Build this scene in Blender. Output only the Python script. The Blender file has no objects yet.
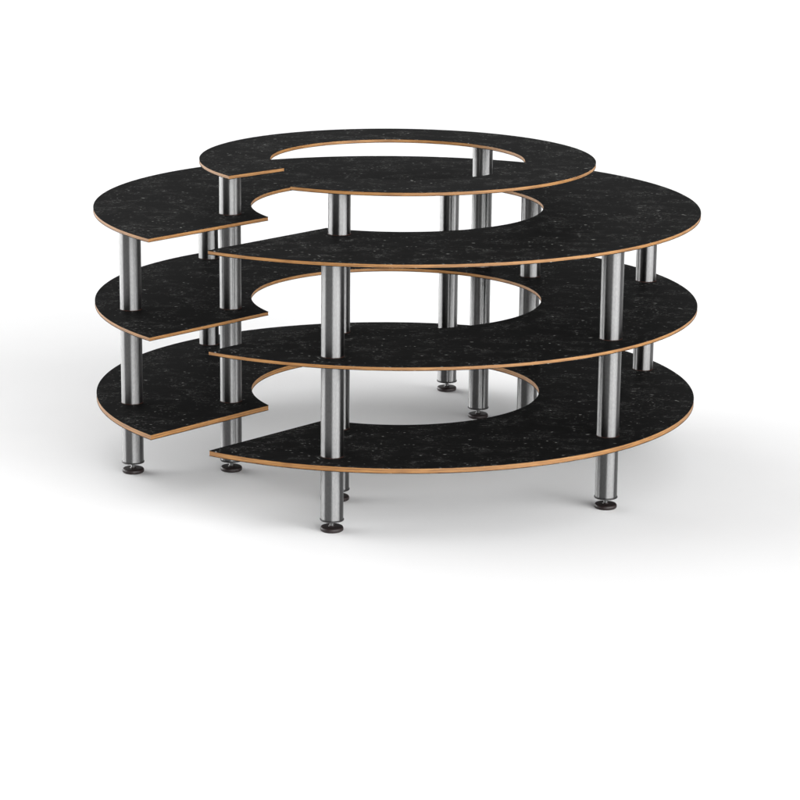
import bpy, bmesh, math
from mathutils import Matrix, Vector
S = 0.68                      # metres per model unit (radius of the big shelves)
C = bpy.context.scene.collection

# ------------------------------------------------------------------ helpers
def link(name, bm, mats, parent=None, smooth=None):
    me = bpy.data.meshes.new(name)
    bmesh.ops.recalc_face_normals(bm, faces=bm.faces)
    bm.to_mesh(me); bm.free()
    for m in mats: me.materials.append(m)
    if smooth is not None:
        for p in me.polygons: p.use_smooth = True
        me.set_sharp_from_angle(angle=math.radians(smooth))
    o = bpy.data.objects.new(name, me); C.objects.link(o)
    if parent: o.parent = parent
    return o

def node_mat(name):
    m = bpy.data.materials.new(name); m.use_nodes = True
    nt = m.node_tree
    return m, nt, nt.nodes['Principled BSDF']

def N(nt, kind, **kw):
    n = nt.nodes.new(kind)
    for k, v in kw.items():
        if k.startswith('in_'): n.inputs[k[3:].replace('_', ' ')].default_value = v
        else: setattr(n, k, v)
    return n

def ramp(nt, stops):
    r = nt.nodes.new('ShaderNodeValToRGB')
    el = r.color_ramp.elements
    while len(el) < len(stops): el.new(0.5)
    for e, (p, c) in zip(el, stops):
        e.position = p; e.color = (c, c, c, 1) if not isinstance(c, tuple) else (*c, 1)
    return r

def math_node(nt, op, a, b):
    n = nt.nodes.new('ShaderNodeMath'); n.operation = op; n.use_clamp = True
    for i, v in enumerate((a, b)):
        if isinstance(v, (int, float)): n.inputs[i].default_value = v
        else: nt.links.new(v, n.inputs[i])
    return n.outputs[0]

# ------------------------------------------------------------------ materials
def mat_laminate():
    m, nt, b = node_mat('black_flecked_laminate'); L = nt.links.new
    tc = N(nt, 'ShaderNodeTexCoord')
    mp = N(nt, 'ShaderNodeMapping'); mp.inputs['Scale'].default_value = (1, 1.35, 1)
    L(tc.outputs['Object'], mp.inputs['Vector'])
    v = mp.outputs['Vector']
    wn = N(nt, 'ShaderNodeTexNoise', in_Scale=24.0, in_Detail=3.0); L(v, wn.inputs['Vector'])
    wa = N(nt, 'ShaderNodeVectorMath', operation='MULTIPLY_ADD')
    wa.inputs[1].default_value = (.03, .03, .03); L(wn.outputs['Color'], wa.inputs[0]); L(v, wa.inputs[2])
    # clusters of small pale flecks
    cl = N(nt, 'ShaderNodeTexNoise', in_Scale=10.0, in_Detail=4.0, in_Roughness=.6); L(v, cl.inputs['Vector'])
    clr = ramp(nt, [(.45, 0.0), (.61, 1.0)]); L(cl.outputs['Fac'], clr.inputs['Fac'])
    vo = N(nt, 'ShaderNodeTexVoronoi', in_Scale=92.0, in_Randomness=1.0); L(wa.outputs[0], vo.inputs['Vector'])
    vr = ramp(nt, [(.10, 1.0), (.30, 0.0)]); L(vo.outputs['Distance'], vr.inputs['Fac'])
    sp = N(nt, 'ShaderNodeSeparateColor'); L(vo.outputs['Color'], sp.inputs['Color'])
    pick = ramp(nt, [(.45, 0.0), (.95, 1.0)]); L(sp.outputs[0], pick.inputs['Fac'])
    fleck = math_node(nt, 'MULTIPLY', math_node(nt, 'MULTIPLY', vr.outputs['Color'], pick.outputs['Color']), clr.outputs['Color'])
    # sparse brighter dots anywhere
    v2 = N(nt, 'ShaderNodeTexVoronoi', in_Scale=44.0, in_Randomness=1.0); L(wa.outputs[0], v2.inputs['Vector'])
    v2r = ramp(nt, [(.07, 1.0), (.17, 0.0)]); L(v2.outputs['Distance'], v2r.inputs['Fac'])
    s2 = N(nt, 'ShaderNodeSeparateColor'); L(v2.outputs['Color'], s2.inputs['Color'])
    p2 = ramp(nt, [(.76, 0.0), (.96, 1.0)]); L(s2.outputs[1], p2.inputs['Fac'])
    dots = math_node(nt, 'MULTIPLY', v2r.outputs['Color'], p2.outputs['Color'])
    # thin meandering streaks along the board
    ms = N(nt, 'ShaderNodeMapping'); ms.inputs['Scale'].default_value = (1, 2.2, 1); ms.inputs['Location'].default_value = (3, 1, 2)
    L(tc.outputs['Object'], ms.inputs['Vector'])
    st = N(nt, 'ShaderNodeTexNoise', in_Scale=26.0, in_Detail=5.0, in_Roughness=.62, in_Distortion=.8); L(ms.outputs[0], st.inputs['Vector'])
    sr = ramp(nt, [(.485, 0.0), (.5, 1.0), (.515, 0.0)]); L(st.outputs['Fac'], sr.inputs['Fac'])
    mk = N(nt, 'ShaderNodeTexNoise', in_Scale=15.0, in_Detail=3.0); L(wa.outputs[0], mk.inputs['Vector'])
    mkr = ramp(nt, [(.46, 0.0), (.62, 1.0)]); L(mk.outputs['Fac'], mkr.inputs['Fac'])
    streak = math_node(nt, 'MULTIPLY', sr.outputs['Color'], mkr.outputs['Color'])
    # smoky ground
    g = N(nt, 'ShaderNodeTexNoise', in_Scale=34.0, in_Detail=6.0, in_Roughness=.7); L(ms.outputs[0], g.inputs['Vector'])
    gr = ramp(nt, [(.3, (.004, .004, .0041)), (.75, (.0095, .0095, .0095))]); L(g.outputs['Fac'], gr.inputs['Fac'])
    f1 = math_node(nt, 'MULTIPLY', fleck, .95)
    f2 = math_node(nt, 'MULTIPLY', dots, 1.0)
    f3 = math_node(nt, 'MULTIPLY', streak, .42)
    tot = math_node(nt, 'MAXIMUM', math_node(nt, 'MAXIMUM', f1, f2), f3)
    mx = N(nt, 'ShaderNodeMix', data_type='RGBA'); L(tot, mx.inputs['Factor']); L(gr.outputs['Color'], mx.inputs['A'])
    mx.inputs['B'].default_value = (.26, .26, .25, 1)
    L(mx.outputs['Result'], b.inputs['Base Color'])
    b.inputs['Roughness'].default_value = .6
    b.inputs['Specular IOR Level'].default_value = .012
    return m

def mat_wood():
    m, nt, b = node_mat('plywood_edge'); L = nt.links.new
    tc = N(nt, 'ShaderNodeTexCoord')
    mp = N(nt, 'ShaderNodeMapping'); mp.inputs['Scale'].default_value = (1, 1, 14)
    L(tc.outputs['Object'], mp.inputs['Vector'])
    n1 = N(nt, 'ShaderNodeTexNoise', in_Scale=22.0, in_Detail=5.0, in_Roughness=.65); L(mp.outputs[0], n1.inputs['Vector'])
    sx = N(nt, 'ShaderNodeSeparateXYZ'); L(tc.outputs['Object'], sx.inputs[0])
    pl = N(nt, 'ShaderNodeMath', operation='MULTIPLY'); L(sx.outputs['Z'], pl.inputs[0]); pl.inputs[1].default_value = 2 * math.pi / .0043
    si = N(nt, 'ShaderNodeMath', operation='SINE'); L(pl.outputs[0], si.inputs[0])
    ad = N(nt, 'ShaderNodeMath', operation='MULTIPLY_ADD'); L(si.outputs[0], ad.inputs[0]); ad.inputs[1].default_value = .08; L(n1.outputs['Fac'], ad.inputs[2])
    r = ramp(nt, [(.24, (.085, .036, .0105)), (.5, (.20, .094, .028)), (.74, (.275, .143, .047))]); L(ad.outputs[0], r.inputs['Fac'])
    L(r.outputs['Color'], b.inputs['Base Color'])
    b.inputs['Roughness'].default_value = .5
    b.inputs['Specular IOR Level'].default_value = .3
    return m

def mat_steel():
    m, nt, b = node_mat('brushed_steel'); L = nt.links.new
    tc = N(nt, 'ShaderNodeTexCoord')
    mp = N(nt, 'ShaderNodeMapping'); mp.inputs['Scale'].default_value = (1, 1, .35)
    L(tc.outputs['Object'], mp.inputs['Vector'])
    n = N(nt, 'ShaderNodeTexNoise', in_Scale=420.0, in_Detail=4.0); L(mp.outputs[0], n.inputs['Vector'])
    r = ramp(nt, [(.32, .130), (.68, .162)]); L(n.outputs['Fac'], r.inputs['Fac'])
    L(r.outputs['Color'], b.inputs['Base Color'])
    rr = ramp(nt, [(.3, .325), (.7, .355)]); L(n.outputs['Fac'], rr.inputs['Fac'])
    L(rr.outputs['Color'], b.inputs['Roughness'])
    b.inputs['Metallic'].default_value = 1
    b.inputs['Anisotropic'].default_value = .97
    tg = N(nt, 'ShaderNodeTangent', direction_type='RADIAL', axis='Z')
    L(tg.outputs[0], b.inputs['Tangent'])
    b.inputs['Anisotropic Rotation'].default_value = ANISO_ROT
    return m

def mat_plain(name, col, rough, spec=.5, metal=0):
    m, nt, b = node_mat(name); L = nt.links.new
    tc = N(nt, 'ShaderNodeTexCoord')
    n = N(nt, 'ShaderNodeTexNoise', in_Scale=160.0, in_Detail=4.0); L(tc.outputs['Object'], n.inputs['Vector'])
    r = ramp(nt, [(.3, tuple(c * .85 for c in col)), (.7, tuple(c * 1.15 for c in col))]); L(n.outputs['Fac'], r.inputs['Fac'])
    L(r.outputs['Color'], b.inputs['Base Color'])
    b.inputs['Roughness'].default_value = rough
    b.inputs['Specular IOR Level'].default_value = spec
    b.inputs['Metallic'].default_value = metal
    return m

ANISO_ROT = 0.25
W_BASE, W_A, W_B = .70, (-50, 38, 10, 26.0), (158, 33, 10, 25.0)
W_F, W_G = (230, 38, 8, 1.0), (30, 36, 8, .95)
LAM, WOOD, STEEL = mat_laminate(), mat_wood(), mat_steel()
RUBBER = mat_plain('dark_brown_rubber', (.0085, .0042, .004), .5, .3)
CAP = mat_plain('dark_cap_plastic', (.02, .019, .019), .4)
ROD = mat_plain('zinc_rod', (.28, .28, .28), .4, metal=1)
BASE_REFL = mat_plain('dark_brown_base_reflection', (.03, .011, .007), .5, .3)  # colour of the wood's reflection painted in at the tube bases

# ------------------------------------------------------------------ shelves
def outline(R, r, cy, gap_deg, left_off, right_off, grow=0.0, n=260):
    """matched outer/inner points of an open ring cut by a parallel-sided gap"""
    g = math.radians(gap_deg + 180)
    def ang(rad, off, side):          # angle on a circle where the cut line meets it
        return g + side * math.asin(off / rad)
    lo, ro = left_off, right_off
    Ro, Ri = R + grow, r - grow
    o1, o2 = ang(Ro, ro - grow, +1), ang(Ro, lo - grow, -1) + 2 * math.pi
    i1, i2 = ang(Ri, ro - grow, +1), ang(Ri, lo - grow, -1) + 2 * math.pi
    out, inn = [], []
    for k in range(n + 1):
        t = k / n
        a, b = o1 + (o2 - o1) * t, i1 + (i2 - i1) * t
        out.append((Ro * math.cos(a), Ro * math.sin(a)))
        inn.append((Ri * math.cos(b), Ri * math.sin(b) + cy))
    return out, inn

def ring_slab(out, inn, z0, z1, caps=True):
    bm = bmesh.new()
    V = [[bm.verts.new((x * S, y * S, z)) for x, y in pts] for pts, z in ((out, z0), (inn, z0), (out, z1), (inn, z1))]
    ob, ib, ot, it = V
    n = len(out)
    for k in range(n - 1):
        bm.faces.new((ot[k], ot[k+1], it[k+1], it[k]))
        bm.faces.new((ob[k], ib[k], ib[k+1], ob[k+1]))
        bm.faces.new((ob[k], ob[k+1], ot[k+1], ot[k]))
        bm.faces.new((ib[k], it[k], it[k+1], ib[k+1]))
    for k in (0, n - 1):
        bm.faces.new((ob[k], ot[k], it[k], ib[k]))
    return bm

def make_shelf(root, z, R, r, cy, gap, thick, label=None):
    t = thick * S; lam = .0009; sink = .0002; over = .0004
    ztop = z * S
    o, i = outline(R, r, cy, *gap)
    sh = link('shelf', ring_slab(o, i, -t + lam, -lam), [WOOD], root, 35)
    sh.location = (0, 0, ztop)
    if label: sh['label'] = label
    o2, i2 = outline(R, r, cy, *gap, grow=over / S)
    link('laminate_sheet', ring_slab(o2, i2, -lam - sink, 0), [LAM], sh, 35)
    link('laminate_sheet', ring_slab(o2, i2, -t, -t + lam + sink), [LAM], sh, 35)
    return sh

LOW = (48.65, .1478, .1166); TOP = (45.72, .1177, .1552)
Z = dict(bottom=.2384, lower=.5519, upper=.8640, top=1.0175)
RT, rT, rL, HY, TT, TTB = .6520, .4199, .4837, -.0087, .0126, .0176

stand = bpy.data.objects.new('display_stand', None); C.objects.link(stand)
stand['label'] = 'round open-ring black flecked display stand with four tiers on brushed steel legs'
stand['category'] = 'display stand'

make_shelf(stand, Z['bottom'], 1.0, rL, HY, LOW, TTB, 'lowest and thickest black ring shelf')
make_shelf(stand, Z['lower'], 1.0, rL, HY, LOW, TT, 'middle wide black ring shelf')
make_shelf(stand, Z['upper'], 1.0, rL, HY, LOW, TT, 'upper wide black ring shelf')
make_shelf(stand, Z['top'], RT, rT, HY, TOP, TT, 'small black ring shelf on top')

# ------------------------------------------------------------------ legs
TR = .0352
def lathe(profile, seg=64, close=True):
    bm = bmesh.new(); rings = []
    for r, z in profile:
        if r < 1e-6: rings.append([bm.verts.new((0, 0, z))])
        else: rings.append([bm.verts.new((r * math.cos(2*math.pi*k/seg), r * math.sin(2*math.pi*k/seg), z)) for k in range(seg)])
    for a, b in zip(rings, rings[1:]):
        for k in range(seg):
            j = (k + 1) % seg
            if len(a) == 1: bm.faces.new((a[0], b[j], b[k]))
            elif len(b) == 1: bm.faces.new((a[k], a[j], b[0]))
            else: bm.faces.new((a[k], a[j], b[j], b[k]))
    return bm

def tube_profile(levels):
    """one continuous leg: full tube between shelves, a thinner dowel through each board"""
    r = TR * S; d = .010; c = .0009; p = [(0, levels[0][0])]
    for k, (a, b) in enumerate(levels):
        p += [(r - c, a), (r, a + c), (r, b - c), (r - c, b)]
        if k < len(levels) - 1: p += [(d, b), (d, levels[k+1][0])]
    p.append((0, levels[-1][1]))
    return p

SLABS = [(Z['bottom'] - TTB, Z['bottom']), (Z['lower'] - TT, Z['lower']), (Z['upper'] - TT, Z['upper']), (Z['top'] - TT, Z['top'])]
BOT = .0385
def levels_for(n):                    # n boards carried, the last one sits on the tube's end
    lv = []; a = BOT
    for k in range(n):
        lv.append((a * S, SLABS[k][0] * S - .0001)); a = SLABS[k][1] + .0001
    return lv

def foot_profile():
    R, h = .0358 * S, .0145 * S
    p = [(0, 0.0), (R * .90, 0.0), (R * .985, h * .16), (R, h * .34), (R, h * .55)]
    for k in range(1, 7):
        a = k / 6 * math.pi / 2
        p.append((R * .86 + R * .14 * math.cos(a), h * .55 + h * .45 * math.sin(a)))
    p += [(R * .3, h), (R * .26, h * 1.18), (0, h * 1.18)]
    return p

def make_leg(root, n):
    leg = link('leg', lathe(tube_profile(levels_for(n))), [STEEL], root, 40)
    r = TR * S
    link('end_cap', lathe([(0, (BOT - .0042) * S), (r * 1.03, (BOT - .0042) * S), (r * 1.06, (BOT - .003) * S), (r * 1.06, (BOT - .0006) * S), (r * 1.03, (BOT + .0004) * S), (0, (BOT + .0004) * S)]), [CAP], leg, 40)
    rod = [(0, .012 * S)]
    z = .013 * S; k = 0
    while z < (BOT - .0045) * S:
        rod.append(((.0072 if k % 2 else .0062) * S, z)); z += .0011 * S; k += 1
    rod.append((0, (BOT - .004) * S))
    link('threaded_rod', lathe(rod, 24), [ROD], leg, 40)
    for a, _ in levels_for(n)[1:]:  # added thin ring, stands in for the dark reflection above each board
        link('base_reflection', lathe([(0, a - .00003), (r * 1.035, a - .00003), (r * 1.035, a + .0009), (r * .97, a + .0012), (0, a + .0012)]), [BASE_REFL], leg, 40)
    link('levelling_foot', lathe(foot_profile()), [RUBBER], leg, 40)
    return leg

def copy_leg(src, root):
    c = src.copy(); C.objects.link(c); c.parent = root
    for ch in src.children:
        d = ch.copy(); C.objects.link(d); d.parent = c
    return c

OUTER = [(-.8631, -.2360), (-.6706, .6230), (-.1906, -.8677), (.1916, .9182), (.6716, -.5905), (.8604, .3073), (.4635, .3659)]
INNER = [(-.5409, -.2015), (-.1796, -.5325), (.2973, .5260)]
for spots, n in ((OUTER, 3), (INNER, 4)):
    proto = make_leg(stand, n)
    for k, (x, y) in enumerate(spots):
        o = proto if k == 0 else copy_leg(proto, stand)
        o.location = (x * S, y * S, 0)
        o.rotation_euler.z = 0.9 * k

# ------------------------------------------------------------------ studio floor
m, nt, b = node_mat('white_studio_paper'); L = nt.links.new
tc = N(nt, 'ShaderNodeTexCoord')
n = N(nt, 'ShaderNodeTexNoise', in_Scale=3.0, in_Detail=6.0); L(tc.outputs['Object'], n.inputs['Vector'])
r = ramp(nt, [(.3, (.90, .90, .902)), (.7, (.915, .915, .916))]); L(n.outputs['Fac'], r.inputs['Fac'])
L(r.outputs['Color'], b.inputs['Base Color']); b.inputs['Roughness'].default_value = .9; b.inputs['Specular IOR Level'].default_value = .1
bm = bmesh.new()
bmesh.ops.create_grid(bm, x_segments=8, y_segments=8, size=60)
fl = link('floor', bm, [m]); fl['kind'] = 'structure'

# ------------------------------------------------------------------ light
w = bpy.data.worlds.new('World'); bpy.context.scene.world = w; w.use_nodes = True
wt = w.node_tree; bg = wt.nodes['Background']; WL = wt.links.new
wtc = wt.nodes.new('ShaderNodeTexCoord'); wsx = wt.nodes.new('ShaderNodeSeparateXYZ'); WL(wtc.outputs['Generated'], wsx.inputs[0])
def wm(op, a, b=0.0, clamp=False):
    n = wt.nodes.new('ShaderNodeMath'); n.operation = op; n.use_clamp = clamp
    for i, v in enumerate((a, b)):
        if isinstance(v, (int, float)): n.inputs[i].default_value = v
        else: WL(v, n.inputs[i])
    return n.outputs[0]
def sector(deg, half, soft, level):
    """added world-background sector: constant level within +-half degrees of a compass bearing (0 = +x)"""
    a = math.radians(deg)
    d = wm('ADD', wm('MULTIPLY', wsx.outputs[0], math.cos(a)), wm('MULTIPLY', wsx.outputs[1], math.sin(a)))
    h = wm('SQRT', wm('ADD', wm('MULTIPLY', wsx.outputs[0], wsx.outputs[0]), wm('MULTIPLY', wsx.outputs[1], wsx.outputs[1])))
    cs = wm('DIVIDE', d, wm('MAXIMUM', h, .0001))
    mr = wt.nodes.new('ShaderNodeMapRange'); mr.interpolation_type = 'SMOOTHSTEP'
    WL(cs, mr.inputs[0]); mr.inputs[1].default_value = math.cos(math.radians(half + soft)); mr.inputs[2].default_value = math.cos(math.radians(half - soft))
    mr.inputs[3].default_value = 0; mr.inputs[4].default_value = level
    return mr.outputs[0]
low = wm('SUBTRACT', 1.0, wsx.outputs[2], True)                      # 1 at the horizon, 0 overhead
low4 = wm('POWER', low, 4.0)
side = wm('MULTIPLY', wm('ADD', sector(*W_A), sector(*W_B)), low4)  # added bright low bands in the world, for steel highlights
dark_sector = wm('MULTIPLY', wm('MAXIMUM', sector(*W_F), sector(*W_G)), wm('POWER', low, .6))       # added dark world sectors, for dark bands in the steel
tot = wm('ADD', wm('MULTIPLY', wm('SUBTRACT', 1.0, dark_sector, True), W_BASE), side)
WL(tot, bg.inputs['Strength']); bg.inputs['Color'].default_value = (1, 1, 1, 1)

def area(name, loc, target, sx, sy, power):
    l = bpy.data.lights.new(name, 'AREA'); l.shape = 'RECTANGLE'; l.size = sx; l.size_y = sy; l.energy = power
    o = bpy.data.objects.new(name, l); C.objects.link(o); o.location = loc
    o.rotation_euler = (Vector(target) - Vector(loc)).to_track_quat('-Z', 'Y').to_euler()
    return o
area('key_softbox', (3.4, -3.2, 1.9), (0, 0, .5), 1.3, 3.0, 34)

# ------------------------------------------------------------------ camera
f, pitch, roll, D, H, px = 2670.8, 14.3444, .6002, 8.7287, 2.4265, 395.15
ph, rr = math.radians(pitch), math.radians(roll)
right0, up0 = Vector((1, 0, 0)), Vector((0, math.sin(ph), math.cos(ph)))
fwd = Vector((0, math.cos(ph), -math.sin(ph)))
right = right0 * math.cos(rr) + up0 * math.sin(rr)
up = up0 * math.cos(rr) - right0 * math.sin(rr)
cd = bpy.data.cameras.new('camera'); cam = bpy.data.objects.new('camera', cd); C.objects.link(cam)
M = Matrix((right, up, -fwd)).transposed().to_4x4(); M.translation = Vector((0, -D * S, H * S))
cam.matrix_world = M
cd.sensor_width = 36; cd.lens = f / 800 * 36; cd.shift_x = (400 - px) / 800
cd.clip_start = .05; cd.clip_end = 300
sc = bpy.context.scene; sc.camera = cam
sc.view_settings.view_transform = 'Standard'; sc.view_settings.look = 'None'
sc.view_settings.exposure = 0; sc.view_settings.gamma = 1
sc.cycles.max_bounces = 10; sc.cycles.diffuse_bounces = 5; sc.cycles.glossy_bounces = 6
